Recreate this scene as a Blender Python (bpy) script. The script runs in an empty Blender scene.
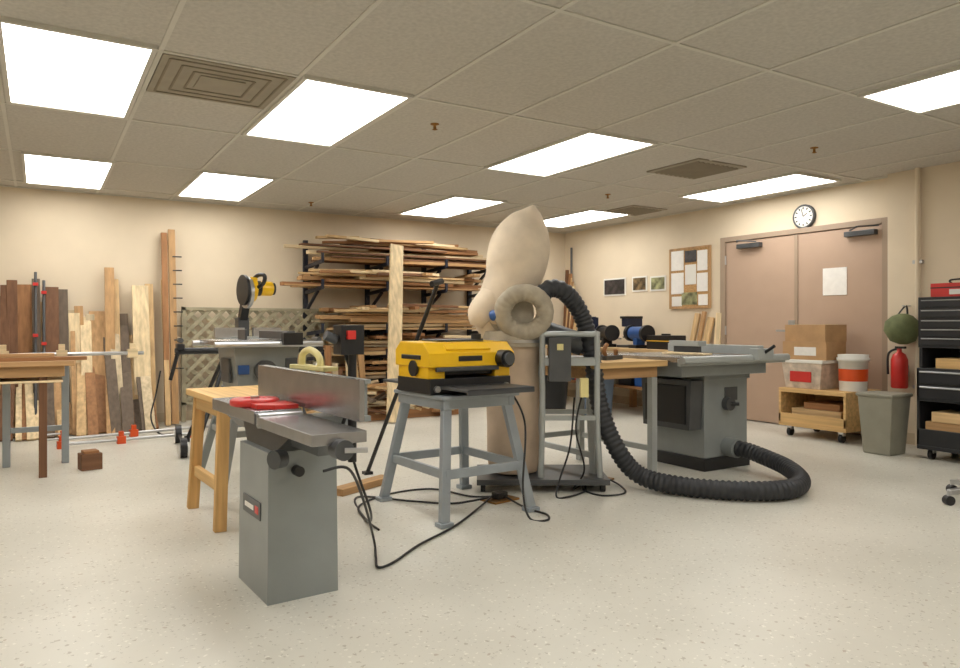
import bpy, math, random
from mathutils import Vector, Matrix, Euler
random.seed(7)
scene=bpy.context.scene
try:
    scene.view_settings.view_transform='Standard'
    scene.view_settings.look='None'
except Exception as e: print(e)

H=2.44
YAW=-31.55
def C(l,d,z=0.0):
    """metres to the right of / ahead of the tripod -> room coordinates"""
    return Vector((.8522*l+.5232*d, -.5232*l+.8522*d, z))

# ------------------------------------------------------------ materials
M={}
def S(r,g,b):
    f=lambda c:(c/255/12.92) if c/255<=.04045 else ((c/255+.055)/1.055)**2.4
    return (f(r),f(g),f(b),1)
def mat(name,col,rough=.5,metal=0,var=.08,scale=8,bump=0.0,axis=None,spec=.5,detail=4,wear=None):
    if name in M: return M[name]
    m=bpy.data.materials.new(name); m.use_nodes=True
    nt=m.node_tree; b=nt.nodes['Principled BSDF']
    b.inputs['Roughness'].default_value=rough; b.inputs['Metallic'].default_value=metal
    b.inputs['Specular IOR Level'].default_value=spec
    tc=nt.nodes.new('ShaderNodeTexCoord'); mp=nt.nodes.new('ShaderNodeMapping')
    nt.links.new(tc.outputs['Object'],mp.inputs['Vector'])
    sc={None:(1,1,1),'x':(.08,2.5,2.5),'y':(2.5,.08,2.5),'z':(2.5,2.5,.08)}[axis]
    mp.inputs['Scale'].default_value=sc
    n=nt.nodes.new('ShaderNodeTexNoise'); n.inputs['Scale'].default_value=scale; n.inputs['Detail'].default_value=detail
    nt.links.new(mp.outputs[0],n.inputs['Vector'])
    r=nt.nodes.new('ShaderNodeValToRGB')
    r.color_ramp.elements[0].position=.3; r.color_ramp.elements[1].position=.7
    r.color_ramp.elements[0].color=[max(0,c*(1-var*1.6)) for c in col[:3]]+[1]
    r.color_ramp.elements[1].color=[min(1,c*(1+var)) for c in col[:3]]+[1]
    nt.links.new(n.outputs['Fac'],r.inputs['Fac']); nt.links.new(r.outputs['Color'],b.inputs['Base Color'])
    if bump:
        bp=nt.nodes.new('ShaderNodeBump'); bp.inputs['Strength'].default_value=bump; bp.inputs['Distance'].default_value=.01
        nt.links.new(n.outputs['Fac'],bp.inputs['Height']); nt.links.new(bp.outputs[0],b.inputs['Normal'])
    M[name]=m; return m
def wood(name,rgb,axis): return mat(name,S(*rgb),.65,0,.17,12,.12,axis,.3,6)
def emis(name,col,s):
    m=bpy.data.materials.new(name); m.use_nodes=True; nt=m.node_tree; nt.nodes.clear()
    e=nt.nodes.new('ShaderNodeEmission'); e.inputs[0].default_value=col; e.inputs[1].default_value=s
    o=nt.nodes.new('ShaderNodeOutputMaterial'); nt.links.new(e.outputs[0],o.inputs[0]); return m

wallm=mat('wall_paint',S(220,205,180),.85,0,.03,2.5,.03)
ceilm=mat('ceiling_tile',S(193,189,180),.95,0,.07,45,.2)
cgrid=mat('ceiling_grid',S(204,201,191),.6,0,.02)
gray=mat('machine_gray',S(138,143,142),.33,.15,.05,6)
gray2=mat('machine_gray_light',S(172,177,176),.36,.3,.05,6)
dgray=mat('dark_gray_metal',S(84,86,88),.38,.4,.08,10)
iron=mat('cast_iron_top',S(166,166,168),.25,.85,.1,12)
steel=mat('steel',S(190,190,190),.28,.85,.06)
black=mat('black_plastic',S(26,26,28),.42,0,.1)
blackm=mat('black_rubber_hose',S(44,46,50),.5,0,.1)
yellow=mat('yellow_plastic',S(240,190,28),.32,0,.04)
red=mat('red_paint',S(204,48,42),.38,0,.05)
orange=mat('orange_paint',S(220,84,30),.4,0,.05)
blue=mat('blue_steel',S(30,38,64),.45,.2,.1)
rackm=mat('rack_dark_steel',S(34,38,52),.45,.2,.1)
bluebright=mat('blue_paint',S(40,84,150),.45,0,.1)
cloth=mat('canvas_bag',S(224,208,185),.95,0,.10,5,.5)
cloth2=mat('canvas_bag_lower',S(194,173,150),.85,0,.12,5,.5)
beige=mat('beige_duct',S(172,162,143),.7,0,.1,16,.3)
doorm=mat('door_paint',S(178,152,131),.55,0,.03,3)
framem=mat('door_frame_paint',S(158,138,118),.5,0,.03,3)
paper=mat('paper',S(235,232,226),.8,0,.03,20)
white=mat('white_plastic',S(228,226,218),.5,0,.02)
cork=mat('cork',S(186,146,96),.9,0,.2,60)
card=mat('cardboard',S(188,150,108),.85,0,.08,8)
cream=mat('cream_yellow_plastic',S(226,214,150),.5,0,.05)
teal=mat('olive_canvas',S(104,112,74),.8,0,.15,12,.3)
bingray=mat('bin_gray',S(142,139,124),.6,0,.05)
binblue=mat('bin_blue_gray',S(92,108,128),.6,0,.05)
brass=mat('brass',S(150,110,60),.4,.6,.1)
standm=mat('stand_gray_blue',S(154,162,168),.35,.3,.05)
PAL=[(204,172,126),(156,112,74),(116,82,58),(224,202,162),(184,146,102),(104,90,76),(200,182,150)]
WZ=[wood('w%dz'%i,c,'z') for i,c in enumerate(PAL)]
WX=[wood('w%dx'%i,c,'x') for i,c in enumerate(PAL)]
WY=[wood('w%dy'%i,c,'y') for i,c in enumerate(PAL)]
benchw=wood('bench_wood',(206,164,106),'z'); benchy=wood('bench_wood_y',(212,174,118),'y')
ply=wood('plywood',(204,168,114),'x')

# floor
def floor_mat():
    m=bpy.data.materials.new('floor_vinyl'); m.use_nodes=True; nt=m.node_tree; b=nt.nodes['Principled BSDF']
    L=nt.links.new
    tc=nt.nodes.new('ShaderNodeTexCoord')
    n=nt.nodes.new('ShaderNodeTexNoise'); n.inputs['Scale'].default_value=1.3; n.inputs['Detail'].default_value=6
    L(tc.outputs['Object'],n.inputs['Vector'])
    r=nt.nodes.new('ShaderNodeValToRGB'); r.color_ramp.elements[0].position=.3; r.color_ramp.elements[1].position=.7
    r.color_ramp.elements[0].color=S(199,196,184); r.color_ramp.elements[1].color=S(215,212,201)
    L(n.outputs['Fac'],r.inputs['Fac'])
    prev=r.outputs['Color']
    for sc,thr,col in ((26,.17,S(128,112,86)),(40,.22,S(246,243,232)),(15,.11,S(140,108,76)),(48,.2,S(120,112,98))):
        v=nt.nodes.new('ShaderNodeTexVoronoi'); v.inputs['Scale'].default_value=sc
        n2=nt.nodes.new('ShaderNodeTexNoise'); n2.inputs['Scale'].default_value=sc*2
        mx=nt.nodes.new('ShaderNodeVectorMath'); mx.operation='MULTIPLY_ADD'; mx.inputs[1].default_value=(.03,.03,.03)
        L(tc.outputs['Object'],n2.inputs['Vector']); L(n2.outputs['Color'],mx.inputs[0]); L(tc.outputs['Object'],mx.inputs[2])
        L(mx.outputs[0],v.inputs['Vector'])
        lt=nt.nodes.new('ShaderNodeMath'); lt.operation='LESS_THAN'; lt.inputs[1].default_value=thr; L(v.outputs['Distance'],lt.inputs[0])
        sep=nt.nodes.new('ShaderNodeSeparateColor'); L(v.outputs['Color'],sep.inputs[0])
        gt=nt.nodes.new('ShaderNodeMath'); gt.operation='GREATER_THAN'; gt.inputs[1].default_value=.5; L(sep.outputs[0],gt.inputs[0])
        mu=nt.nodes.new('ShaderNodeMath'); mu.operation='MULTIPLY'; L(lt.outputs[0],mu.inputs[0]); L(gt.outputs[0],mu.inputs[1])
        mu2=nt.nodes.new('ShaderNodeMath'); mu2.operation='MULTIPLY'; L(mu.outputs[0],mu2.inputs[0]); mu2.inputs[1].default_value=.45
        mix=nt.nodes.new('ShaderNodeMix'); mix.data_type='RGBA'; L(mu2.outputs[0],mix.inputs[0]); L(prev,mix.inputs[6]); mix.inputs[7].default_value=col
        prev=mix.outputs[2]
    L(prev,b.inputs['Base Color']); b.inputs['Roughness'].default_value=.34; b.inputs['Specular IOR Level'].default_value=.45
    return m
floorm=floor_mat()

# ------------------------------------------------------------ builder
class B:
    def __init__(s,name,loc=(0,0,0),yaw=0):
        s.name=name; s.loc=Vector(loc); s.yaw=math.radians(yaw); s.v=[]; s.f=[]; s.mi=[]; s.sm=[]; s.mats=[]
    def m(s,mt):
        if mt not in s.mats: s.mats.append(mt)
        return s.mats.index(mt)
    def add(s,vs,fs,mt,smooth=False,mx=None):
        o=len(s.v); i=s.m(mt)
        for v in vs:
            v=Vector(v)
            s.v.append(mx@v if mx is not None else v)
        for f in fs: s.f.append([o+k for k in f]); s.mi.append(i); s.sm.append(smooth)
        return s
    def box(s,c,d,mt,rot=None):
        mx=Matrix.Translation(c)
        if rot: mx=mx@Euler([math.radians(a) for a in rot]).to_matrix().to_4x4()
        x,y,z=d[0]/2,d[1]/2,d[2]/2
        vs=[(-x,-y,-z),(x,-y,-z),(x,y,-z),(-x,y,-z),(-x,-y,z),(x,-y,z),(x,y,z),(-x,y,z)]
        return s.add(vs,[(0,3,2,1),(4,5,6,7),(0,1,5,4),(1,2,6,5),(2,3,7,6),(3,0,4,7)],mt,False,mx)
    def bb(s,x0,x1,y0,y1,z0,z1,mt): return s.box(((x0+x1)/2,(y0+y1)/2,(z0+z1)/2),(x1-x0,y1-y0,z1-z0),mt)
    def taper(s,c,d0,d1,h,mt):
        x,y=d0[0]/2,d0[1]/2; X,Y=d1[0]/2,d1[1]/2
        vs=[(-x,-y,0),(x,-y,0),(x,y,0),(-x,y,0),(-X,-Y,h),(X,-Y,h),(X,Y,h),(-X,Y,h)]
        return s.add(vs,[(0,3,2,1),(4,5,6,7),(0,1,5,4),(1,2,6,5),(2,3,7,6),(3,0,4,7)],mt,False,Matrix.Translation(c))
    def frame(s,p1,p2):
        p1,p2=Vector(p1),Vector(p2); z=(p2-p1); L=z.length; z=z.normalized()
        up=Vector((0,0,1)) if abs(z.z)<.95 else Vector((0,1,0))
        x=up.cross(z).normalized(); y=z.cross(x)
        mx=Matrix((x,y,z)).transposed().to_4x4(); mx.translation=p1
        return mx,L
    def beam(s,p1,p2,w,h,mt):
        mx,L=s.frame(p1,p2); x,y=w/2,h/2
        vs=[(-x,-y,0),(x,-y,0),(x,y,0),(-x,y,0),(-x,-y,L),(x,-y,L),(x,y,L),(-x,y,L)]
        return s.add(vs,[(0,3,2,1),(4,5,6,7),(0,1,5,4),(1,2,6,5),(2,3,7,6),(3,0,4,7)],mt,False,mx)
    def cyl(s,p1,p2,r,mt,r2=None,seg=20):
        mx,L=s.frame(p1,p2); r2=r if r2 is None else r2
        vs=[(r*math.cos(2*math.pi*i/seg),r*math.sin(2*math.pi*i/seg),0) for i in range(seg)]+[(r2*math.cos(2*math.pi*i/seg),r2*math.sin(2*math.pi*i/seg),L) for i in range(seg)]
        s.add(vs,[(i,(i+1)%seg,seg+(i+1)%seg,seg+i) for i in range(seg)],mt,True,mx)
        s.add(vs[:seg],[tuple(reversed(range(seg)))],mt,False,mx)
        s.add(vs[seg:],[tuple(range(seg))],mt,False,mx)
        return s
    def lathe(s,prof,mt,c=(0,0,0),seg=28,axis=None,lump=0):
        vs=[]; n=len(prof)
        for j,(r,z) in enumerate(prof):
            for i in range(seg):
                a=2*math.pi*i/seg
                k=1+lump*(math.sin(3*a+z*9)+.6*math.sin(5*a-z*17))
                vs.append((r*k*math.cos(a),r*k*math.sin(a),z))
        fs=[(j*seg+i,j*seg+(i+1)%seg,(j+1)*seg+(i+1)%seg,(j+1)*seg+i) for j in range(n-1) for i in range(seg)]
        mx=Matrix.Translation(c)
        if axis: mx=mx@Vector((0,0,1)).rotation_difference(Vector(axis)).to_matrix().to_4x4()
        s.add(vs,fs,mt,True,mx)
        if prof[0][0]>1e-4: s.add(vs[:seg],[tuple(reversed(range(seg)))],mt,False,mx)
        if prof[-1][0]>1e-4: s.add(vs[-seg:],[tuple(range(seg))],mt,False,mx)
        return s
    def tube(s,pts,r,mt,seg=12,n=8,ribs=None,lump=0,closed=False,depth=.12):
        P=[Vector(p) for p in pts]; R=r if isinstance(r,(list,tuple)) else [r]*len(P)
        out=[];rad=[]; N=len(P); rng=N if closed else N-1
        for i in range(rng):
            if closed: p0,p1,p2,p3=P[(i-1)%N],P[i],P[(i+1)%N],P[(i+2)%N]; r1,r2=R[i],R[(i+1)%N]; r0,r3=R[(i-1)%N],R[(i+2)%N]
            else: p0,p1,p2,p3=P[max(i-1,0)],P[i],P[i+1],P[min(i+2,N-1)]; r1,r2=R[i],R[i+1]; r0,r3=R[max(i-1,0)],R[min(i+2,N-1)]
            nn=n
            if ribs: nn=max(4,int((p2-p1).length/ribs)*4)
            for k in range(nn):
                t=k/nn
                cr=lambda a,b_,c_,d_:.5*((2*b_)+(c_-a)*t+(2*a-5*b_+4*c_-d_)*t*t+(3*b_-a-3*c_+d_)*t**3)
                out.append(cr(p0,p1,p2,p3)); q=max(.002,cr(r0,r1,r2,r3))
                if ribs: q*=(1.0 if k%4<2 else 1-depth)
                rad.append(q)
        if not closed: out.append(P[-1]); rad.append(R[-1])
        vs=[]; x=None; K=len(out)
        for j in range(K):
            if closed: t=(out[(j+1)%K]-out[j-1]).normalized()
            else: t=(out[min(j+1,K-1)]-out[max(j-1,0)]).normalized()
            if x is None:
                up=Vector((0,0,1)) if abs(t.z)<.9 else Vector((1,0,0)); x=up.cross(t).normalized()
            x=(x-t*x.dot(t)).normalized(); y=t.cross(x)
            for i in range(seg):
                a=2*math.pi*i/seg
                k=1+lump*(math.sin(3*a+j*.17)+.7*math.sin(5*a-j*.23)+.5*math.sin(9*a+j*.1))
                vs.append(out[j]+(x*math.cos(a)+y*math.sin(a))*rad[j]*k)
        rows=K if closed else K-1
        s.add(vs,[(j*seg+i,j*seg+(i+1)%seg,((j+1)%K)*seg+(i+1)%seg,((j+1)%K)*seg+i) for j in range(rows) for i in range(seg)],mt,True)
        if not closed:
            s.add(vs[:seg],[tuple(reversed(range(seg)))],mt); s.add(vs[-seg:],[tuple(range(seg))],mt)
        return s
    def prism(s,poly,h,mt,mx=None):
        n=len(poly); vs=[(x,y,0) for x,y in poly]+[(x,y,h) for x,y in poly]
        return s.add(vs,[tuple(reversed(range(n))),tuple(range(n,2*n))]+[(i,(i+1)%n,n+(i+1)%n,n+i) for i in range(n)],mt,False,mx)
    def done(s,bevel=.004,parent=None):
        me=bpy.data.meshes.new(s.name); me.from_pydata([tuple(v) for v in s.v],[],s.f)
        for mt in s.mats: me.materials.append(mt)
        me.polygons.foreach_set('material_index',s.mi); me.polygons.foreach_set('use_smooth',s.sm); me.update()
        o=bpy.data.objects.new(s.name,me); scene.collection.objects.link(o)
        o.location=s.loc; o.rotation_euler=(0,0,s.yaw)
        if bevel:
            b=o.modifiers.new('bevel','BEVEL'); b.width=bevel; b.segments=2; b.limit_method='ANGLE'; b.angle_limit=math.radians(50)
        if parent:
            pm=Matrix.Translation(parent.location)@parent.rotation_euler.to_matrix().to_4x4()
            o.parent=parent; o.matrix_parent_inverse=pm.inverted()
        return o
T=lambda x,y,z:Matrix.Translation((x,y,z))

# ------------------------------------------------------------ room
XW,YW=6.74,8.54; X0,Y0=-3.0,-3.0; XS=6.62; YS=3.66
B('floor').bb(X0-.1,XW+.1,Y0-.1,YW+.1,-.1,0,floorm).done(0)
B('ceiling').bb(X0-.1,XW+.1,Y0-.1,YW+.1,H,H+.1,ceilm).done(0)
B('wall_back').bb(X0-.1,XW+.1,YW,YW+.1,0,H,wallm).done(0)
w=B('wall_right')
w.bb(XW,XW+.1,5.62,YW,0,H,wallm); w.bb(XW,XW+.1,YS,5.62,2.06,H,wallm)
w.bb(XW+.05,XW+.1,YS,5.62,0,2.06,wallm); w.bb(XS,XW+.1,Y0,YS,0,H,wallm); w.done(0)
B('wall_left').bb(X0-.1,X0,Y0,YW,0,H,wallm).done(0)
B('wall_front').bb(X0,XW,Y0-.1,Y0,0,H,wallm).done(0)
B('baseboard_back').bb(X0,XW,YW-.012,YW,0,.1,mat('base',S(196,178,150),.6)).done(0)
B('baseboard_right').bb(XW-.012,XW,5.64,YW-.012,0,.1,M['base']).bb(XS-.012,XS,Y0,YS,0,.1,M['base']).done(0)
g=B('ceiling_grid')
x=-.185-.71*3
while x<XW: g.bb(x-.012,x+.012,Y0,YW,H-.006,H+.002,cgrid); x+=.71
y=3.92-1.42*4
while y<YW:
    g.bb(X0,XW,y-.012,y+.012,H-.007,H+.002,cgrid); y+=1.42
g.bb(X0,XW,YW-.03,YW,H-.01,H,cgrid).bb(XW-.03,XW,YS,YW,H-.01,H,cgrid)
g.done(0)
em=emis('fluorescent_diffuser',(1,.97,.915,1),9.0)
for (cx,y0) in [(.17,3.86),(1.58,3.88),(3.64,3.92),(.22,6.76),(1.57,6.74),(4.09,6.64),(5.91,6.58),(6.14,4.02),(4.5,1.08),(1.6,.92),(-.9,1.08),(-.9,-1.76),(1.6,-1.76),(4.5,-1.76),(-2.3,4.3)]:
    y0=y0+.02; y1=y0+1.36
    L=B('ceiling_light',(cx,(y0+y1)/2,H))
    hw,hl=.31,(y1-y0)/2
    L.bb(-hw,hw,-hl,hl,-.016,-.004,em)
    for sx in(-1,1):
        L.bb(sx*(hw+.012)-.012,sx*(hw+.012)+.012,-hl-.024,hl+.024,-.022,0,cgrid)
        L.bb(-hw,hw,sx*(hl+.012)-.012,sx*(hl+.012)+.012,-.022,0,cgrid)
    L.done(0)
ventm=mat('vent_metal',S(156,148,132),.7,.1,.05)
ventd=mat('vent_dark',S(128,118,100),.7,0,.05)
for n_,(cx,cy,sz) in enumerate([(.88,4.275,.68),(4.95,4.42,.60),(6.1,6.4,.55)]):
    V=B('ceiling_vent',(cx,cy,H))
    V.bb(-sz/2,sz/2,-sz/2,sz/2,-.012,0,ventm)
    if n_==0:
        for k in range(3):
            q=.30-k*.07
            for sgn in(-1,1):
                V.bb(-q,q,sgn*q-.006,sgn*q+.006,-.016,-.012,ventd); V.bb(sgn*q-.006,sgn*q+.006,-q,q,-.016,-.012,ventd)
        V.bb(-.12,.12,-.12,.12,-.018,-.012,ventm)
    else:
        for k in range(9): V.box((-sz/2+.06+k*(sz-.12)/8,0,-.016),(.03,sz-.1,.006),ventd,(0,18,0))
    V.done(0)
for p in [C(-.31,4.94),C(-1.9,8.1),C(2.6,5.6),C(1.35,7.6)]:
    B('sprinkler_head',(p.x,p.y,H)).lathe([(.03,0),(.03,-.006),(.010,-.01),(.010,-.035),(.02,-.04),(.004,-.045)],brass,seg=14).done(0)

# doors
d=B('door_1',(XW,0,0))
d.bb(-.03,.02,4.655,5.545,.012,2.0,doorm)
d.bb(-.045,-.03,4.66,4.74,.93,1.11,steel); d.cyl((-.03,4.72,1.0),(-.1,4.72,1.0),.014,steel); d.beam((-.1,4.72,1.0),(-.1,4.84,1.0),.02,.02,steel)
for z in(.25,1.0,1.8): d.cyl((-.035,5.55,z-.05),(-.035,5.55,z+.05),.01,steel)
d1=d.done()
d=B('door_2',(XW,0,0)); d.bb(-.03,.02,3.76,4.645,.012,2.0,doorm); d.bb(-.04,-.03,4.63,4.67,.012,2.0,framem); d2=d.done()
for n,(a,b_) in enumerate(((5.36,5.0),(3.80,4.15))):
    k=B('door_closer',(XW,0,0)); s=1 if a<b_ else -1
    k.bb(-.09,-.03,min(a,a+s*.3),max(a,a+s*.3),1.91,1.96,dgray)
    k.beam((-.07,a+s*.25,1.97),(-.2,a+s*.1,1.985),.02,.012,dgray); k.beam((-.2,a+s*.1,1.985),(-.05,a-s*.02,1.99),.02,.012,dgray); k.done(parent=(d1,d2)[n])
t=B('trim_1',(XW,0,0)); t.bb(-.045,.03,5.55,5.62,0,2.06,framem).bb(-.045,.03,YS+.01,3.755,0,2.06,framem).bb(-.045,.03,3.755,5.55,2.005,2.06,framem).done()
B('door_notice',(XW-.032,4.227,1.49)).bb(-.004,0,-.125,.125,-.135,.135,paper).done(0,parent=d2)
c=B('wall_clock',(XW,4.57,2.175))
c.lathe([(.125,0),(.125,.03),(.115,.04),(.104,.032),(.001,.032)],dgray,axis=(-1,0,0),seg=32)
c.lathe([(.104,.033),(.001,.034)],white,axis=(-1,0,0),seg=32)
for i in range(12):
    a=i*math.pi/6; c.box((-.036,.086*math.sin(a),.086*math.cos(a)),(.002,.012,.022),black,(math.degrees(-a),0,0))
c.beam((-.038,0,0),(-.038,-.045,.03),.006,.004,black); c.beam((-.038,0,0),(-.038,.02,.08),.005,.004,black); c.done(0)
# notices
nb=B('bulletin_board',(XW-.005,6.1,1.63)); nb.bb(-.015,0,-.31,.31,-.36,.36,cork)
for s in(-1,1): nb.bb(-.022,0,s*.31-.012,s*.31+.012,-.37,.37,WZ[4]); nb.bb(-.022,0,-.31,.31,s*.36-.012,s*.36+.012,WZ[4])
photo1=mat('photo_print',S(120,100,70),.4,0,.6,14); photo2=mat('photo_dark',S(62,56,56),.4,0,.5,14); photo3=mat('photo_green',S(150,150,110),.4,0,.5,12)
for (y,z,a,b_,mt) in [(.19,.22,.2,.24,paper),(-.02,.26,.18,.14,photo2),(-.2,.2,.15,.24,paper),(.19,-.06,.2,.26,paper),(-.02,.04,.17,.24,white),(-.2,-.06,.16,.22,paper),(.0,-.25,.24,.15,photo3),(-.21,-.27,.14,.13,paper),(.2,-.28,.16,.12,white)]:
    nb.bb(-.02,-.014,y-a/2,y+a/2,z-b_/2,z+b_/2,mt)
nb.done(0)
for (y,z,a,b_,mt) in [(7.44,1.58,.44,.24,photo2),(6.96,1.60,.27,.2,photo1),(6.63,1.59,.27,.19,photo3)]:
    B('wall_poster',(XW,y,z)).bb(-.012,0,-a/2,a/2,-b_/2,b_/2,white).bb(-.015,-.011,-a/2+.02,a/2-.02,-b_/2+.02,b_/2-.02,mt).done(0)
B('wall_conduit').cyl((XS-.03,3.38,0),(XS-.03,3.38,H),.022,wallm).bb(XS-.04,XS,3.34,3.42,1.6,1.63,steel).bb(XS-.04,XS,3.34,3.42,.5,.53,steel).done(0)  # vertical conduit pipe on the stepped wall, with steel straps
B('corner_conduit').cyl((XW-.03,8.35,1.0),(XW-.03,8.35,2.2),.016,dgray).done(0)  # dark conduit running up the right wall near the back corner

# ------------------------------------------------------------ lumber against back wall
def plank(b,xc,wd,top,mt,lean=.35,th=.03,base=None,dx=0):
    yb=YW-.05-lean
    b.beam((xc,yb-.03,.012),(xc+dx,YW-.06-.05*random.random(),top),wd,th,mt)
lp=B('lumber_pile')
rows=[(-.42,.1,1.35,1),(-.34,.10,1.26,0),(-.27,.08,1.45,2),(-.2,.09,1.50,2),(-.1,.13,1.46,1),(.0,.07,1.52,5),(.12,.13,1.44,2),(.22,.11,1.42,5),(.31,.11,1.18,3),(.42,.10,1.14,3),(.52,.16,1.20,4),(.63,.09,1.66,4),(.71,.06,1.54,0),(.78,.09,1.05,5),(.86,.07,.95,0),(.93,.16,1.48,3),(1.02,.08,1.5,0)]
for i,(xc,wd,top,ci) in enumerate(rows):
    plank(lp,xc,wd,top,WZ[ci],.28+.18*((i*7)%4)/3,.028,dx=random.uniform(-.02,.01))
for i in range(33):
    xc=-.6+i*.05; plank(lp,xc,random.uniform(.04,.11),random.uniform(.55,1.15),random.choice(WZ),.48+random.random()*.25,.025,dx=random.uniform(-.05,.03))
for i in range(16):
    xc=-.5+i*.1; plank(lp,xc,random.uniform(.06,.1),random.uniform(1.0,1.35),random.choice(WZ),.15,.025,dx=random.uniform(-.05,.02))
for xc,top in((-.02,1.58),(.05,1.5)):
    lp.cyl((xc,YW-.62,.012),(xc,YW-.2,top),.013,dgray,seg=8)
    lp.box((xc,YW-.24,top-.12),(.045,.1,.03),red); lp.box((xc,YW-.36,top-.62),(.045,.1,.03),red)
lp.done(.002)
tp=B('tall_lumber')
plank(tp,1.165,.06,2.06,WZ[1],.3,.03); plank(tp,1.24,.07,2.1,WZ[4],.28,.03); plank(tp,1.16,.05,1.55,WZ[0],.36,.03)
for i in range(9): tp.cyl((1.24,YW-.12-.2*(1-i*.1),.6+i*.15),(1.33,YW-.14-.2*(1-i*.1),.6+i*.15),.007,black,seg=8)
tp.done(.002)
# lattice panel
la=B('lattice_panel',(0,YW-.12,0)); lm=mat('lattice_wood',S(164,156,130),.8,0,.15,10)
lx0,lx1,lz0,lz1=1.36,2.98,.2,1.24
def clip(p,q):
    t0,t1=0,1; dx,dz=q[0]-p[0],q[1]-p[1]
    for a,b_ in((-dx,p[0]-lx0),(dx,lx1-p[0]),(-dz,p[1]-lz0),(dz,lz1-p[1])):
        if abs(a)<1e-9: continue
        r=b_/a
        if a<0: t0=max(t0,r)
        else: t1=min(t1,r)
    if t0>=t1-.02: return None
    return (p[0]+dx*t0,p[1]+dz*t0),(p[0]+dx*t1,p[1]+dz*t1)
k=lx0-1.2
while k<lx1+.2:
    for yy,sg in((0,1),(.013,-1)):
        c_=clip((k,lz0),(k+1.5,lz0+1.5)) if sg>0 else clip((k+1.2,lz0),(k-.3,lz0+1.5))
        if c_: (a,b_),(c2,d2_)=c_; la.beam((a,yy,b_),(c2,yy,d2_),.012,.042,lm)
    k+=.15
for z in(lz0,lz1): la.bb(lx0-.02,lx1+.02,-.02,.03,z-.015,z+.015,lm)
for xx in(lx0,lx1): la.bb(xx-.02,xx+.02,-.02,.03,0,lz1+.02,lm)
la.done(0)
# rack
rk=B('lumber_rack',(0,YW-.01,0))
UP=[2.75,3.55,4.35,5.05]
LV=[.42,.70,1.0,1.50,1.80]
for ux in UP:
    rk.bb(ux-.025,ux+.025,-.05,0,0.02,2.08,rackm)
    for z in LV:
        rk.beam((ux,-.05,z-.05),(ux,-.64,z-.012),.03,.04,rackm)
        rk.beam((ux,-.05,z-.28),(ux,-.48,z-.045),.03,.025,rackm)
        rk.bb(ux-.015,ux+.015,-.655,-.63,z-.02,z+.08,rackm)
rko=rk.done(0)
def stack(name,x0,x1,z,maxh,seed,ymin=-.62,ymax=-.08,over=.35,pal=(0,0,3,4,4,6,1,1,2,3),wob=1.5):
    r=random.Random(seed); b=B(name,(0,YW-.01,0)); zz=z; first=True
    while zz<z+maxh:
        y=ymin+r.uniform(0,.05); hmax=0; full=zz<z+maxh*.5
        while y<ymax-.06:
            wd=r.choice([.06,.09,.09,.14,.19]); th=r.choice([.02,.025,.038,.038,.045])
            if y+wd>ymax: break
            a=x0+r.uniform(-over,over*.8); e=x1+r.uniform(-over,over)
            q=r.random()
            if q<.28: e=a+(e-a)*r.uniform(.3,.85)
            elif q<.55: a=e-(e-a)*r.uniform(.3,.85)
            if full or r.random()<.75:
                b.box(((a+e)/2,y+wd/2,zz+th/2),(e-a,wd-.006,th-.002),WX[r.choice(pal)],(r.uniform(-3,3) if not first else 0,0 if first else r.uniform(-.7,.7),r.uniform(-wob,wob)))
            y+=wd; hmax=max(hmax,th)
        zz+=hmax; first=False
    return b.done(.002,parent=rko)
stack('board_stack_top',2.75,4.85,1.803,.20,1); stack('board_stack_upper',2.6,4.8,1.503,.13,2,over=.3)
stack('board_stack_middle',2.95,4.9,1.003,.24,3,over=.25); stack('board_stack_lower',3.0,4.8,.703,.19,5,over=.2); stack('board_stack_low',3.05,5.0,.423,.18,6,over=.2)
stack('board_stack_floor',3.1,5.0,0.0,.27,8,ymin=-.62,over=.2)
so_=B('offcuts_on_rack',(0,YW-.01,0)); r=random.Random(11)
for i in range(12):
    so_.box((r.uniform(3.0,4.7),-.35+r.uniform(-.15,.15),2.05+r.uniform(0,.05)),(r.uniform(.4,1.3),.07,.03),WX[r.choice([0,3,4,1,2])],(0,r.uniform(-3,3),r.uniform(-14,14)))
for i in range(22):
    z=r.choice([1.27,1.22,.92,.64,1.66,.3]); so_.box((r.uniform(2.9,4.7),-.60-r.uniform(0,.12),z+r.uniform(-.02,.03)),(r.uniform(.35,1.0),.05,.03),WX[r.choice([0,3,4,2,1])],(r.uniform(-8,8),r.uniform(-2.5,2.5),r.uniform(-14,14)))
for i in range(12):
    z=r.choice([1.24,.91,.62,1.65]); so_.box((r.uniform(2.9,4.8),-.45,z+r.uniform(0,.04)),(r.uniform(.06,.12),r.uniform(.5,.7),.035),WY[r.choice([0,3,4,1])],(0,0,r.uniform(-18,18)))
so_.done(.002,parent=rko)
r=random.Random(5); oc=B('offcut_pile',(0,YW,0))
for i in range(90):
    x=r.uniform(2.5,4.2); y=r.uniform(-1.15,-.88)
    oc.box((x,y,r.uniform(.03,.38)*(1.15-abs(x-3.3)*.5)),(r.uniform(.15,.55),r.uniform(.04,.12),.03),r.choice(WX),(r.uniform(-12,12),r.uniform(-22,22),r.uniform(-45,45)))
oc.box((3.4,-.98,.06),(1.8,.3,.12),WX[1]); oc.done(.002)
eb=B('end_standing_boards')
for i in range(9):
    xx=2.50+i*.09; eb.beam((xx,YW-.78,.012),(xx+random.uniform(-.05,.05),YW-.70,random.uniform(.5,.85)),.07,.03,WZ[[0,3,4,1,6,2,3,0,4][i]])
eb.done(.002)
pb=C(-.93,7.75); pt=C(-.96,8.3)
B('pine_board').beam((pb.x,pb.y,.01),(pt.x-.0,pt.y,1.98),.16,.03,WZ[3]).done(.002)

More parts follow.
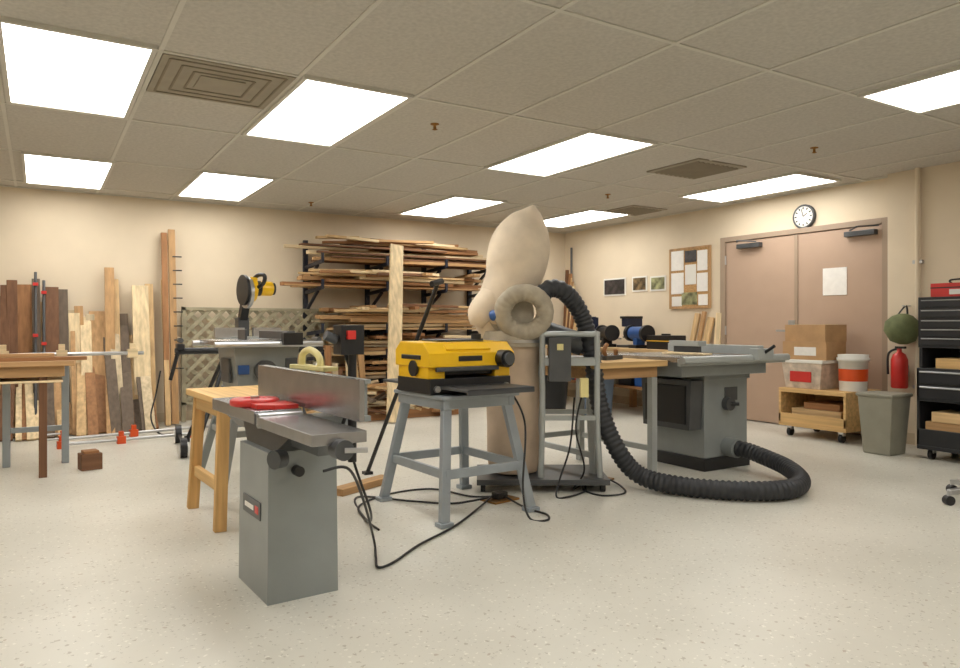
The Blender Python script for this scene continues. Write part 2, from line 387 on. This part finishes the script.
# ------------------------------------------------------------ left table
lt=B('wooden_work_table')
lt.bb(-1.5,.22,5.78,6.5,.775,.81,WX[4]); lt.bb(-1.25,.15,5.82,6.46,.66,.675,WX[3])
lt.bb(-1.25,.16,5.82,5.85,.70,.775,WX[4]); lt.bb(-1.25,.16,6.43,6.46,.70,.775,WX[4])
for (x,y,m_) in((.03,5.86,WZ[2]),(.18,6.40,standm),(-.2,6.42,standm),(-1.15,5.86,WZ[2]),(-1.15,6.42,WZ[2])):
    lt.bb(x-.025,x+.025,y-.025,y+.025,0,.775,m_)
lt.bb(-.22,.2,6.41,6.43,.25,.29,standm)
lto=lt.done()
B('boards_on_table').bb(-1.4,.30,5.86,6.03,.81,.835,WX[1]).bb(-1.1,.1,5.92,6.02,.835,.86,WX[4]).bb(-1.2,.26,6.15,6.35,.81,.85,WX[0]).done(.002,parent=lto)
def clamp(name,p,L,yaw,m_=orange,parent=None):
    b=B(name,p,yaw); b.cyl((0,0,.035),(L,0,.035),.014,steel,seg=10)
    for x in(.04,L*.42,L-.08):
        b.bb(x-.035,x+.035,-.03,.03,0,.065,m_); b.bb(x-.02,x+.02,-.018,.018,.065,.11,m_)
    b.cyl((-.12,0,.085),(.04,0,.085),.008,steel,seg=8); b.cyl((-.12,-.05,.085),(-.12,.05,.085),.006,black,seg=8); return b.done(.002,parent=parent)
p=C(-3.78,6.45); clamp('pipe_clamp',(p.x,p.y,0),1.5,8)
p=C(-3.62,6.15); clamp('pipe_clamp',(p.x,p.y,0),1.2,4)
clamp('pipe_clamp_on_table',(-.25,6.09,.81),.95,2,WX[3],lto)
p=C(-2.87,5.3); B('wood_block',(p.x,p.y,0),10).bb(-.07,.07,-.06,.06,0,.12,WX[2]).bb(-.05,.05,-.05,.05,.12,.14,WX[1]).done()
B('extension_cord').tube([(1.05,7.85,.6),(1.0,7.82,.35),(.95,7.75,.15),(1.0,7.6,.01),(1.1,7.45,.01)],.008,black,seg=6).done(0)

# ------------------------------------------------------------ miter saw on stand
ms=B('miter_saw_stand',(1.60,6.42,0),-6)
ms.cyl((-.62,0,.84),(.62,0,.84),.028,black); ms.cyl((-.62,.16,.84),(.62,.16,.84),.02,black)
for s in(-1,1):
    ms.cyl((s*.2,-.02,.84),(s*.5,-.38,0.02),.017,black); ms.cyl((s*.2,.12,.84),(s*.5,.5,.02),.017,black)
    ms.cyl((s*.4,-.26,.3),(s*.4,.38,.3),.01,black)
    ms.cyl((s*.5,-.38,.0),(s*.5,-.38,.05),.024,black); ms.cyl((s*.5,.5,.0),(s*.5,.5,.05),.024,black)
    ms.bb(s*.58-.03,s*.58+.03,-.05,.2,.85,.90,black); ms.cyl((s*.58,-.04,.93),(s*.58,.2,.93),.022,dgray); ms.bb(s*.18-.03,s*.18+.03,-.06,.24,.855,.885,yellow)
for yy in(.46,-.34): ms.cyl((-.60,yy,.08),(-.55,yy,.08),.08,black); ms.cyl((-.605,yy,.08),(-.545,yy,.08),.04,steel)
ms.cyl((-.57,-.34,.08),(-.57,.46,.08),.012,black)
ms.beam((-.60,-.02,.84),(-.66,-.02,.60),.03,.03,black); mso=ms.done()
mw=B('miter_saw',(1.60,6.5,.887),8)
mw.cyl((0,0,0.01),(0,0,.07),.16,gray2,seg=32); mw.bb(-.25,.25,-.10,.16,0,.06,gray2); mw.bb(-.05,.05,-.3,0,.015,.055,gray2)
mw.bb(-.3,-.04,.02,.05,.06,.15,steel); mw.bb(.04,.3,.02,.05,.06,.15,steel)
mw.bb(-.05,.05,.14,.22,.04,.24,dgray); mw.beam((0,.18,.2),(0,.08,.42),.07,.06,black)
mw.cyl((-.05,-.02,.46),(-.02,-.02,.46),.14,steel,seg=36)
mw.cyl((-.075,-.01,.48),(-.05,-.01,.48),.135,black,seg=36)
mw.cyl((-.018,-.01,.49),(.03,-.01,.49),.11,yellow,seg=30)
mw.cyl((.03,.0,.50),(.2,.02,.50),.065,yellow,seg=24); mw.cyl((.2,.02,.50),(.23,.02,.50),.055,black,seg=24); mw.cyl((.05,.0,.50),(.09,.0,.50),.068,black,seg=24)
mw.tube([(.03,-.1,.5),(.05,-.18,.54),(.05,-.2,.6),(.03,-.12,.61),(.02,-.04,.58)],.018,black)
mw.bb(-.03,.03,-.1,.05,.56,.59,yellow); mw.done()
# contractor saw
cs=B('contractor_table_saw',(1.28,4.98,0),2)
cs.taper((0,0,.62),(.36,.40),(.44,.42),.31,gray); cs.bb(-.32,.30,-.28,.28,.93,.96,iron)
cs.cyl((-.36,-.31,.935),(.34,-.31,.935),.018,steel); cs.cyl((-.36,.31,.935),(.34,.31,.935),.018,steel)
cs.bb(.1,.15,-.32,.32,.965,1.02,dgray); cs.bb(.06,.19,-.36,-.30,.93,1.01,black)
cs.cyl((-.02,-.22,.76),(-.02,-.26,.76),.07,dgray); cs.cyl((-.02,-.26,.76),(-.02,-.31,.76),.015,black)
cs.bb(-.19,-.12,-.222,-.205,.74,.80,bluebright); cs.bb(-.1,-.085,-.05,.14,.96,1.03,dgray); cs.bb(.12,.2,-.222,-.205,.72,.84,dgray)
cs.bb(-.22,-.2,-.1,.1,.68,.84,dgray)
for sx in(-1,1):
    for sy in(-1,1):
        cs.beam((sx*.17,sy*.18,.64),(sx*.32,sy*.32,.0),.05,.035,gray)
    cs.bb(sx*.24-.012,sx*.24+.012,-.24,.24,.34,.38,gray); cs.bb(-.24,.24,sx*.24-.012,sx*.24+.012,.34,.38,gray)
cs.done()
# wooden bench
wb=B('wooden_sawhorse_bench',(1.0,4.15,0),3)
wb.bb(-.25,.27,-.33,.33,.655,.69,benchy); wb.bb(-.21,.23,-.27,-.25,.57,.655,benchy); wb.bb(-.21,.23,.25,.27,.57,.655,benchy)
for sx in(-1,1):
    for sy in(-1,1): wb.beam((sx*.19,sy*.25,.655),(sx*.22,sy*.29,.0),.06,.045,benchw)
    wb.beam((sx*.205,-.27,.22),(sx*.205,.27,.22),.03,.06,benchy); wb.bb(sx*.2-.015,sx*.2+.015,-.26,.26,.58,.655,benchy)
wb.done()
# ------------------------------------------------------------ jointer
jp=C(-.79,2.95)
j=B('jointer',(jp.x,jp.y,0),3)
j.taper((0,0,0),(.285,.375),(.275,.365),.575,gray)
j.bb(-.144,-.134,-.1,.12,.30,.37,dgray)
j.bb(-.146,-.143,-.02,.09,.325,.345,paper); j.bb(-.146,-.143,-.08,-.04,.32,.35,red)
j.taper((-.01,0,.575),(.2,.36),(.16,.62),.08,dgray)
j.bb(-.13,.07,-.6,-.02,.655,.695,iron); j.bb(-.13,.07,.02,.66,.66,.712,iron); j.cyl((-.12,0,.675),(.06,0,.675),.03,steel)
j.taper((-.03,-.33,.6),(.06,.3),(.14,.5),.056,dgray); j.taper((-.03,.35,.6),(.06,.3),(.14,.5),.06,dgray)
j.bb(.075,.095,-.53,.62,.715,.865,iron); j.bb(.095,.12,-.53,.62,.715,.735,gray); j.bb(.095,.12,-.53,.62,.85,.865,gray)
for yy in(-.5,-.2,.3,.6): j.bb(.095,.115,yy-.012,yy+.012,.735,.85,gray)
j.beam((.1,.0,.78),(.3,.0,.70),.08,.04,gray2); j.bb(.1,.26,-.06,.08,.6,.68,gray)
j.cyl((.1,.1,.80),(.2,.16,.9),.012,steel); j.lathe([(.001,-.02),(.02,-.012),(.022,0),(.02,.012),(.001,.02)],black,c=(.2,.16,.91),seg=14)
j.lathe([(.098,0),(.104,.006),(.104,.022),(.095,.03),(.05,.032),(.045,.026),(.0001,.026)],red,c=(-.055,.25,.713),seg=36)
j.prism([(-.10,-.10),(-.04,-.15),(.06,-.15),(.06,.02),(-.10,.02)],.018,red,T(0,.18,.713))
j.cyl((-.055,.25,.738),(-.055,.25,.752),.018,steel)
j.cyl((-.10,-.23,.56),(-.14,-.25,.56),.035,dgray); j.cyl((-.03,-.185,.5),(-.03,-.225,.5),.02,black); j.cyl((-.03,-.58,.64),(-.03,-.64,.64),.035,dgray); j.cyl((-.03,-.64,.64),(.04,-.67,.64),.009,steel)
j.beam((.12,-.1,.56),(.22,-.15,.56),.04,.04,dgray); j.cyl((.22,-.15,.5),(.22,-.15,.98),.018,black)
j.box((.20,-.16,1.0),(.10,.08,.12),black); j.box((.19,-.205,1.02),(.035,.02,.035),red); j.cyl((.145,-.16,1.0),(.10,-.16,1.02),.02,dgray)
j.tube([(.2,-.13,.94),(.24,-.12,.8),(.2,-.10,.65),(.15,-.05,.5)],.008,black,seg=8)
jo=j.done()
pu=B('push_block',(1.02,3.06,.866),8)
pu.bb(-.035,.035,-.17,.14,0,.018,cream)
pu.tube([(0,-.08,.015),(0,-.06,.06),(0,.02,.085),(0,.09,.065),(0,.10,.015)],.015,cream,seg=10); pu.bb(-.035,.035,.14,.155,-.012,.018,cream); pu.done(.003,parent=jo)

# ------------------------------------------------------------ planer
c0=C(-.145,4.23)
st=B('planer_stand',(c0.x,c0.y,0),3)
for sx in(-1,1):
    for sy in(-1,1):
        st.beam((sx*.2,sy*.22,.64),(sx*.29,sy*.345,.02),.055,.035,standm); st.box((sx*.29,sy*.347,.012),(.08,.07,.024),standm)
    st.bb(sx*.255-.012,sx*.255+.012,-.30,.30,.235,.285,standm); st.bb(-.26,.26,sx*.305-.012,sx*.305+.012,.235,.285,standm)
    st.bb(sx*.22-.02,sx*.22+.02,-.26,.26,.60,.66,standm); st.bb(-.24,.24,sx*.24-.015,sx*.24+.015,.60,.66,standm)
st.bb(-.26,.26,-.28,.28,.655,.675,standm); st.done()
pl=B('thickness_planer',(c0.x,c0.y,.677),3)
pl.bb(-.275,.275,-.175,.2,0,.085,black); pl.bb(-.22,.22,-.47,.5,.03,.045,dgray); pl.bb(-.22,.22,-.47,-.45,.015,.045,dgray)
pl.bb(-.28,-.17,-.16,.18,.085,.22,yellow); pl.bb(.17,.28,-.16,.18,.085,.22,yellow)
pl.bb(-.2,.2,-.13,.17,.10,.19,black)
for s in(-1,1): pl.cyl((s*.19,-.14,.05),(s*.19,-.14,.2),.02,steel)
prof=[(-.19,.15),(-.19,.225),(-.12,.285),(.14,.29),(.2,.24),(.2,.15)]
n=len(prof); vs=[(-.29,a,b_) for a,b_ in prof]+[(.29,a,b_) for a,b_ in prof]
pl.add(vs,[tuple(range(n)),tuple(reversed(range(n,2*n)))]+[(i,n+i,n+(i+1)%n,(i+1)%n) for i in range(n)],yellow)
pl.box((-.02,-.158,.258),(.30,.045,.012),yellow,(40,0,0)); pl.bb(-.16,.16,-.06,.12,.288,.30,dgray)
pl.bb(-.1,.06,-.196,-.188,.18,.21,black); pl.bb(-.24,.18,-.192,-.17,.125,.15,dgray)
pl.cyl((.2,-.18,.19),(.2,-.25,.19),.05,black); pl.cyl((.2,-.25,.19),(.2,-.27,.19),.035,dgray)
pl.cyl((-.285,-.02,.14),(-.30,-.02,.14),.045,black); pl.cyl((.12,-.04,.30),(.12,-.04,.33),.03,black); pl.bb(-.295,-.284,-.1,.12,.19,.215,black)
for s in(-1,1): pl.cyl((s*.235,-.172,.03),(s*.235,-.195,.03),.018,steel)
pl.done(.008)
a=C(-.80,5.12); b_=C(-.27,4.62)
po=B('long_steel_bar'); po.cyl((a.x,a.y,.012),(b_.x,b_.y,1.33),.014,black,seg=10); po.cyl((b_.x-.05,b_.y-.01,1.32),(b_.x+.04,b_.y+.02,1.345),.02,black,seg=10); po.bb(a.x-.03,a.x+.03,a.y-.03,a.y+.03,0,.02,black); po.done(0)
p=C(-.76,4.67); B('floor_board',(p.x,p.y,0),26).bb(-.24,.24,-.05,.05,0,.045,WX[4]).done()

# ------------------------------------------------------------ dust collector
q=C(.22,4.78)
dc=B('dust_collector',(q.x,q.y,0),YAW)
dc.bb(-.24,.60,-.25,.25,.05,.085,dgray)
for x in(-.2,.56):
    for y in(-.2,.2): dc.cyl((x-.015,y,.03),(x+.015,y,.03),.03,black)
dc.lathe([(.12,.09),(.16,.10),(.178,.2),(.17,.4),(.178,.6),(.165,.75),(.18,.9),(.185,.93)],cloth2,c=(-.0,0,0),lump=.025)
dc.cyl((0,0,.92),(0,0,1.02),.2,beige,seg=32); dc.cyl((0,0,.945),(0,0,.965),.205,steel,seg=32)
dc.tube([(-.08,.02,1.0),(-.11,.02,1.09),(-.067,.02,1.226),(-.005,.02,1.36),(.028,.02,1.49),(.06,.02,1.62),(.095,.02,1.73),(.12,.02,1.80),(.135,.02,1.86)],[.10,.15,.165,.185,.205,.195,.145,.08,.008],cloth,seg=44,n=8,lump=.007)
dc.tube([(-.24,-.06,1.05),(-.21,-.06,1.13),(-.13,-.03,1.24)],[.045,.095,.10],cloth,seg=24,lump=.02)
dc.cyl((-.02,-.12,1.14),(-.02,.06,1.14),.15,beige,seg=32)
ring=[(.06+.135*math.cos(t_),-.19-.03*math.sin(t_),1.14+.125*math.sin(t_)) for t_ in [i*math.pi/6 for i in range(12)]]
dc.tube(ring,.057,beige,seg=20,ribs=.024,closed=True,depth=.035)
dc.cyl((-.14,-.16,1.12),(-.09,-.2,1.13),.035,bluebright)
dc.cyl((.16,0,1.03),(.46,0,.93),.075,dgray,seg=24); dc.cyl((.44,0,.935),(.5,0,.92),.06,black,seg=24)
for yy in(-.17,.17):
    dc.tube([(.17,yy,.085),(.18,yy,.5),(.18,yy,.98),(.20,yy,1.0),(.5,yy,1.0),(.53,yy,.98),(.53,yy,.5),(.55,yy,.085)],.019,gray2,seg=10,n=4)
    dc.bb(.18,.53,yy-.012,yy+.012,.45,.48,gray2); dc.bb(.18,.53,yy-.012,yy+.012,.8,.83,gray2)
dc.bb(.17,.54,-.18,.18,.83,.85,gray2); dc.bb(.22,.36,-.2,-.10,.70,.98,dgray); dc.bb(.27,.31,-.21,-.2,.90,.94,cream); dc.bb(.42,.47,-.21,-.15,.60,.72,cream)
dco=dc.done(.003)
hs=B('dust_hose')
HP=[(.36,4.62,1.20),(.44,4.62,1.29),(.55,4.66,1.27),(.665,4.74,1.13),(.73,4.72,.9),(.77,4.68,.57),(.86,4.62,.30),(1.02,4.62,.10),(1.27,4.45,.062),(1.6,4.33,.062),(1.88,4.38,.062),(2.05,4.60,.065),(2.09,4.90,.09),(2.0,5.12,.13),(1.92,5.22,.155),(1.83,5.34,.16)]
hs.tube([C(*p) for p in HP],.06,blackm,seg=16,ribs=.032)
e=C(1.83,5.34,.16); e2=C(1.88,5.25,.16); hs.cyl(e,e2,.07,gray); hs.done(0,parent=dco)

# ------------------------------------------------------------ table saw
ts=B('table_saw',(4.344,3.846,0),0)
ts.bb(-.25,.25,-.27,.27,0,.09,black); ts.bb(-.235,.235,-.255,.255,.09,.68,gray); ts.bb(-.25,.25,-.27,.27,.66,.70,gray)
ts.taper((-.30,0,.30),(.13,.46),(.13,.5),.36,dgray); ts.bb(-.375,-.36,-.2,.2,.34,.62,black)
ts.bb(-.02,.12,-.262,-.255,.50,.60,dgray); ts.cyl((.0,-.255,.48),(.0,-.30,.48),.05,dgray,seg=24); ts.cyl((.0,-.30,.48),(.04,-.34,.48),.012,black)
ts.bb(-.62,.36,-.40,.40,.80,.84,iron); ts.bb(-.58,.32,-.36,.36,.70,.80,gray)
ts.cyl((-.66,-.44,.82),(.46,-.44,.82),.026,gray2); ts.bb(-.66,.46,-.425,-.395,.78,.83,gray2); ts.bb(-.62,.44,.40,.43,.79,.83,dgray)
ts.bb(.36,.45,-.40,.40,.815,.84,iron)
ts.bb(.10,.16,-.46,.42,.845,.91,gray2); ts.bb(.04,.22,-.50,-.43,.81,.89,gray2); ts.cyl((.13,-.49,.86),(.13,-.57,.91),.012,black)
ts.bb(-.13,-.11,-.12,.14,.84,.93,dgray); ts.bb(-.16,-.08,-.14,.16,.90,.94,gray2)
ts.bb(-.30,-.2,-.30,.1,.842,.856,WX[3])
ts.done()
ob=B('outfeed_workbench',(3.25,3.92,0),0)
ob.bb(-.20,.46,-.36,.62,.775,.815,ply); ob.bb(-.15,.41,-.31,.56,.70,.775,WX[4])
for x in(-.13,.39):
    for y in(-.28,.5): ob.bb(x-.025,x+.025,y-.025,y+.025,0,.70,gray2)
ob.bb(-.13,.39,.49,.51,.2,.24,gray2); ob.bb(-.14,-.12,-.28,.5,.18,.22,gray2); ob.bb(.38,.40,-.28,.5,.18,.22,gray2); ob.done()
B('paint_can',(3.12,4.0,.815)).cyl((0,0,0),(0,0,.09),.04,white).cyl((0,0,.09),(0,0,.1),.042,bluebright).done(0)
B('hand_plane',(3.45,3.85,.815),20).bb(-.12,.12,-.03,.03,0,.03,dgray).tube([(-.08,0,.03),(-.1,0,.07),(-.06,0,.11)],.015,WX[1],seg=8).cyl((.07,0,.03),(.07,0,.07),.016,WX[1]).done(.002)

# ------------------------------------------------------------ back corner bench & stuff
bn=B('tool_bench')
bn.bb(5.95,6.62,5.75,8.0,.74,.78,WY[0]); bn.bb(6.0,6.6,5.8,7.95,.30,.33,WY[1])
for x in(6.0,6.56):
    for y in(5.82,6.9,7.93): bn.bb(x-.035,x+.035,y-.035,y+.035,0,.74,WZ[4])
bno=bn.done()
sh=B('bench_storage_boxes'); rr=random.Random(3)
for i in range(7):
    y=5.95+i*.28; h=rr.uniform(.14,.3); sh.bb(6.05,6.45,y-.11,y+.11,.332,.332+h,[card,bluebright,black,bingray,card,red,binblue][i])
    sh.bb(6.04,6.46,y-.115,y+.115,.332+h,.345+h,[card,white,dgray,bingray,card,black,white][i])
sh.done(parent=bno)
def grinder(name,x,y,yaw,m_,z=.78):
    b=B(name,(x,y,z),yaw); b.bb(-.08,.08,-.1,.1,0,.04,black); b.bb(-.04,.04,-.06,.06,.04,.12,m_)
    b.cyl((-.13,0,.18),(.13,0,.18),.08,m_,seg=24)
    for s in(-1,1): b.cyl((s*.14,0,.18),(s*.19,0,.18),.1,black,seg=24); b.bb(s*.165-.03,s*.165+.03,-.12,-.09,.10,.12,steel)
    return b.done()
grinder('bench_grinder',6.2,6.42,80,bluebright); grinder('bench_grinder',6.2,7.0,70,black)
sc=B('scroll_saw',(6.25,7.5,.78),80)
sc.bb(-.28,.2,-.1,.1,0,.05,dgray); sc.bb(-.28,-.2,-.05,.05,.05,.38,blue); sc.beam((-.26,0,.36),(.2,0,.33),.06,.06,blue); sc.beam((-.26,0,.1),(.16,0,.1),.06,.05,blue)
sc.cyl((.12,0,.14),(.12,0,.155),.14,steel,seg=24); sc.cyl((.18,0,.15),(.18,0,.31),.006,steel,seg=8); sc.done()
dp=B('benchtop_drill_press',(6.38,6.74,.78),180)
dp.bb(-.12,.16,-.1,.1,0,.03,dgray); dp.cyl((-.06,0,.03),(-.06,0,.36),.025,steel); dp.bb(-.14,.12,-.05,.05,.26,.36,blue); dp.bb(-.14,.14,-.06,.06,.36,.39,black); dp.cyl((.09,0,.18),(.09,0,.26),.02,steel); dp.cyl((.04,0,.12),(.04,0,.135),.08,dgray); dp.done()
B('tool_case',(6.2,5.98,.78),85).bb(-.2,.2,-.12,.12,0,.16,black).bb(-.06,.06,-.02,.02,.16,.18,black).bb(-.205,.205,-.125,.125,.09,.1,yellow).done()
tc=B('trash_can',(5.62,6.55,0)); tc.lathe([(.19,0),(.23,.5),(.25,.5),(.25,.56),(.235,.56),(.18,.05)],binblue).done(0)
tc=B('trash_can',(5.45,7.15,0)); tc.lathe([(.16,0),(.2,.45),(.22,.45),(.22,.5),(.2,.5),(.15,.05)],black).done(0)
lb=B('leaning_boards')
for i,(y,w_,top) in enumerate([(5.68,.08,1.2),(5.80,.09,1.15),(5.9,.05,1.22),(6.0,.07,1.2)]):
    lb.beam((6.64,y,.79 if y>5.75 else .01),(6.71,y-.04,top),.03,w_,WZ[[3,0,4,0][i]])
lb.done(.002)
sb=B('standing_sticks')
for i in range(8):
    y=8.10+i*.04; sb.beam((6.35+.03*i,y,.01),(6.66,y+random.uniform(-.05,.1),1.45+.06*i),.03,.05,WZ[i%5])
sb.done(.002)

# ------------------------------------------------------------ cart & boxes by door
ct=B('wooden_cart')
x0,x1,y0,y1=6.1,6.66,3.74,4.42
ct.bb(x0,x1,y0,y1,.42,.46,benchy); ct.bb(x0,x1,y0,y1,.10,.14,benchy); ct.bb(x0,x1,y1-.025,y1,.14,.42,benchy); ct.bb(x0,x1,y0,y0+.025,.14,.42,benchy); ct.bb(x1-.02,x1,y0,y1,.14,.42,benchy)
ct.bb(x0,x0+.02,y0,y1,.14,.22,benchy); ct.bb(x0+.06,x1-.05,y0+.08,y1-.1,.14,.27,WY[0]); ct.bb(x0+.1,x1-.1,y0+.12,y1-.2,.27,.33,WY[1])
for x in(x0+.07,x1-.07):
    for y in(y0+.08,y1-.08): ct.cyl((x,y-.015,.04),(x,y+.015,.04),.04,black); ct.bb(x-.02,x+.02,y-.025,y+.025,.06,.10,steel)
ct.done()
clear=mat('clear_tub',S(206,190,172),.3,0,.2,14,0)
B('plastic_tub',(6.36,4.22,.46)).taper((0,0,0),(.36,.36),(.4,.42),.24,clear).bb(-.22,.22,-.23,.23,.24,.27,white).bb(-.202,-.19,-.1,.12,.06,.16,red).done()
B('cardboard_box',(6.36,4.22,.731),3).bb(-.17,.17,-.22,.22,0,.17,card).bb(-.172,-.17,-.12,.1,.04,.12,paper).done(.002)
B('cardboard_box',(6.36,4.22,.902),-2).bb(-.16,.16,-.23,.20,0,.16,card).bb(-.03,.03,-.231,.201,.161,.162,cream).done(.002)
bk=B('paint_bucket',(6.36,3.83,.46)); bk.lathe([(.115,0),(.125,.27),(.138,.27),(.138,.3),(.128,.3),(.13,.33),(.001,.335)],white)
bk.lathe([(.1205,.09),(.1235,.2)],orange); bk.done(0)
tb=B('waste_bin',(5.97,3.33,0),0); tb.taper((0,0,0),(.24,.22),(.29,.29),.49,bingray); tb.bb(-.155,.155,-.155,.155,.47,.5,bingray); tb.done(.01)
fe=B('fire_extinguisher',(XS-.1,3.50,.50)); fe.lathe([(.06,0),(.068,.01),(.068,.25),(.05,.30),(.02,.32),(.02,.35)],red); fe.bb(-.02,.02,-.05,.03,.35,.37,black); fe.tube([(0,.02,.35),(-.03,.08,.3),(-.03,.085,.12)],.01,black,seg=8); fe.bb(.06,.1,-.03,.03,.1,.2,steel); fe.done(0)
ob2=B('olive_canvas_bag',(XS-.12,3.46,.89)); ob2.lathe([(.03,0),(.1,.03),(.14,.12),(.13,.2),(.08,.25),(.03,.27)],teal,lump=.05); ob2.tube([(0,-.04,.25),(.05,0,.34),(.0,.05,.25)],.008,black,seg=6); ob2.cyl((.0,0,.34),(.12,0,.34),.006,steel,seg=8); ob2.done(0)
# tool chest
chest=mat('chest_black',S(36,37,40),.35,0,.05)
tx=B('rolling_tool_chest'); x0,x1,y0,y1=5.95,6.45,2.2,3.06
tx.bb(x0,x1,y0,y1,.08,.11,chest); tx.bb(x0,x1,y0,y0+.02,.11,.72,chest); tx.bb(x0,x1,y1-.02,y1,.11,.72,chest); tx.bb(x1-.02,x1,y0,y1,.11,.72,chest); tx.bb(x0,x1,y0,y1,.46,.72,chest)
tx.bb(x0,x0+.02,y0,y1,.11,.24,chest)
for z in(.48,.60): tx.bb(x0-.012,x0,y0+.02,y1-.02,z,z+.105,chest); tx.bb(x0-.024,x0-.010,y0+.03,y1-.03,z+.085,z+.098,steel)
tx.bb(x0+.03,x1-.05,y0+.05,y1-.05,.11,.30,WY[4]); tx.bb(x0+.02,x0+.3,y0+.3,y1-.1,.30,.38,WY[0])
for y in(y0+.02,y1-.02): tx.bb(x0+.02,x1,y-.012,y+.012,.72,.88,chest)
tx.bb(x1-.02,x1,y0,y1,.72,.88,chest); tx.bb(x0+.06,x0+.3,y0+.45,y0+.75,.72,.80,benchy); tx.bb(x0+.05,x0+.25,y0+.1,y0+.4,.72,.82,WY[2])
tx.bb(x0+.02,x1,y0,y1,.88,1.28,chest)
for z in(.90,.97,1.04,1.12,1.2): tx.bb(x0+.008,x0+.02,y0+.02,y1-.02,z,z+.06,chest); tx.bb(x0-.002,x0+.01,y0+.03,y1-.03,z+.048,z+.057,steel)
for x in(x0+.07,x1-.07):
    for y in(y0+.08,y1-.08): tx.cyl((x,y-.015,.04),(x,y+.015,.04),.04,black); tx.bb(x-.02,x+.02,y-.025,y+.025,.05,.09,steel)
tx.done()
B('red_toolbox',(6.2,2.82,1.28)).bb(-.12,.14,-.22,.2,0,.11,red).bb(-.121,.141,-.221,.201,.07,.08,black).tube([(-.0,-.1,.11),(-.0,-.1,.14),(0,.1,.14),(0,.1,.11)],.008,black,seg=6).bb(-.125,-.118,-.08,.06,.02,.06,white).done()
# stool
s=C(3.06,4.24); so=B('rolling_stool',(s.x,s.y,0),YAW)
for i in range(5):
    a=math.pi+i*2*math.pi/5; x,y=.30*math.cos(a),.30*math.sin(a)
    so.beam((0,0,.12),(x,y,.075),.04,.03,steel); so.cyl((x,y-.02,.028),(x,y+.02,.028),.028,black); so.cyl((x,y,.03),(x,y,.085),.01,steel,seg=8)
so.cyl((0,0,.1),(0,0,.48),.025,steel); so.cyl((0,0,.48),(0,0,.55),.17,black,seg=30); so.done()

# ------------------------------------------------------------ floor boxes & cords
for n,(l,d_) in enumerate([(.12,4.36),(.80,4.92)]):
    p=C(l,d_); b=B('floor_outlet',(p.x,p.y,0),10); b.bb(-.1,.1,-.07,.07,0,.012,brass); b.bb(-.04,0.04,-.03,.03,.012,.05,black); b.done(.002)
def cord(pts,r=.006): B('power_cord').tube([C(*p) for p in pts],r,black,seg=8,n=10).done(0)
cord([(-.60,2.76,.5),(-.52,2.85,.49),(-.50,3.1,.30),(-.50,3.4,.04),(-.47,3.25,.012),(-.44,3.12,.010),(-.38,3.2,.008),(-.29,3.45,.008),(-.14,3.75,.008),(-.02,4.1,.008),(.08,4.36,.03)])
cord([(-.52,2.95,.9),(-.56,3.1,.55),(-.50,3.3,.2),(-.62,3.9,.010),(-.75,4.4,.008),(-.4,4.3,.008),(-.15,4.25,.008),(.1,4.34,.03)])
cord([(.15,4.35,.71),(.26,4.2,.5),(.24,4.02,.15),(.27,3.93,.008),(.36,3.88,.008),(.37,4.0,.008),(.26,4.15,.008),(.14,4.36,.03)])
cord([(.6,4.58,.6),(.57,4.55,.3),(.50,4.5,.1),(.47,4.42,.008),(.53,4.4,.008),(.66,4.55,.008),(.7,4.75,.008),(.80,4.92,.03)])
cord([(.66,4.6,.65),(.61,4.58,.4),(.66,4.55,.15),(.60,4.62,.01),(.7,4.8,.008),(.80,4.92,.03)])
cord([(.14,4.34,.03),(-.05,4.42,.008),(-.3,4.62,.008),(-.55,4.5,.008),(-.7,4.2,.008),(-.62,3.9,.008),(-.52,3.7,.008)])
cord([(.78,4.9,.03),(.66,4.66,.008),(.74,4.45,.008),(.9,4.5,.008),(.92,4.72,.008),(.83,4.92,.03)])

# ------------------------------------------------------------ camera / world
w=bpy.data.worlds.new('w'); scene.world=w; w.use_nodes=True; w.node_tree.nodes['Background'].inputs[0].default_value=(.9,.88,.82,1); w.node_tree.nodes['Background'].inputs[1].default_value=.3
cam=bpy.data.cameras.new('camera'); co=bpy.data.objects.new('camera',cam); scene.collection.objects.link(co)
cam.sensor_width=36; cam.lens=27; cam.shift_y=-9/960; co.location=(0,0,1.06); co.rotation_euler=(math.radians(90),0,math.radians(YAW)); cam.clip_start=.05
scene.camera=co
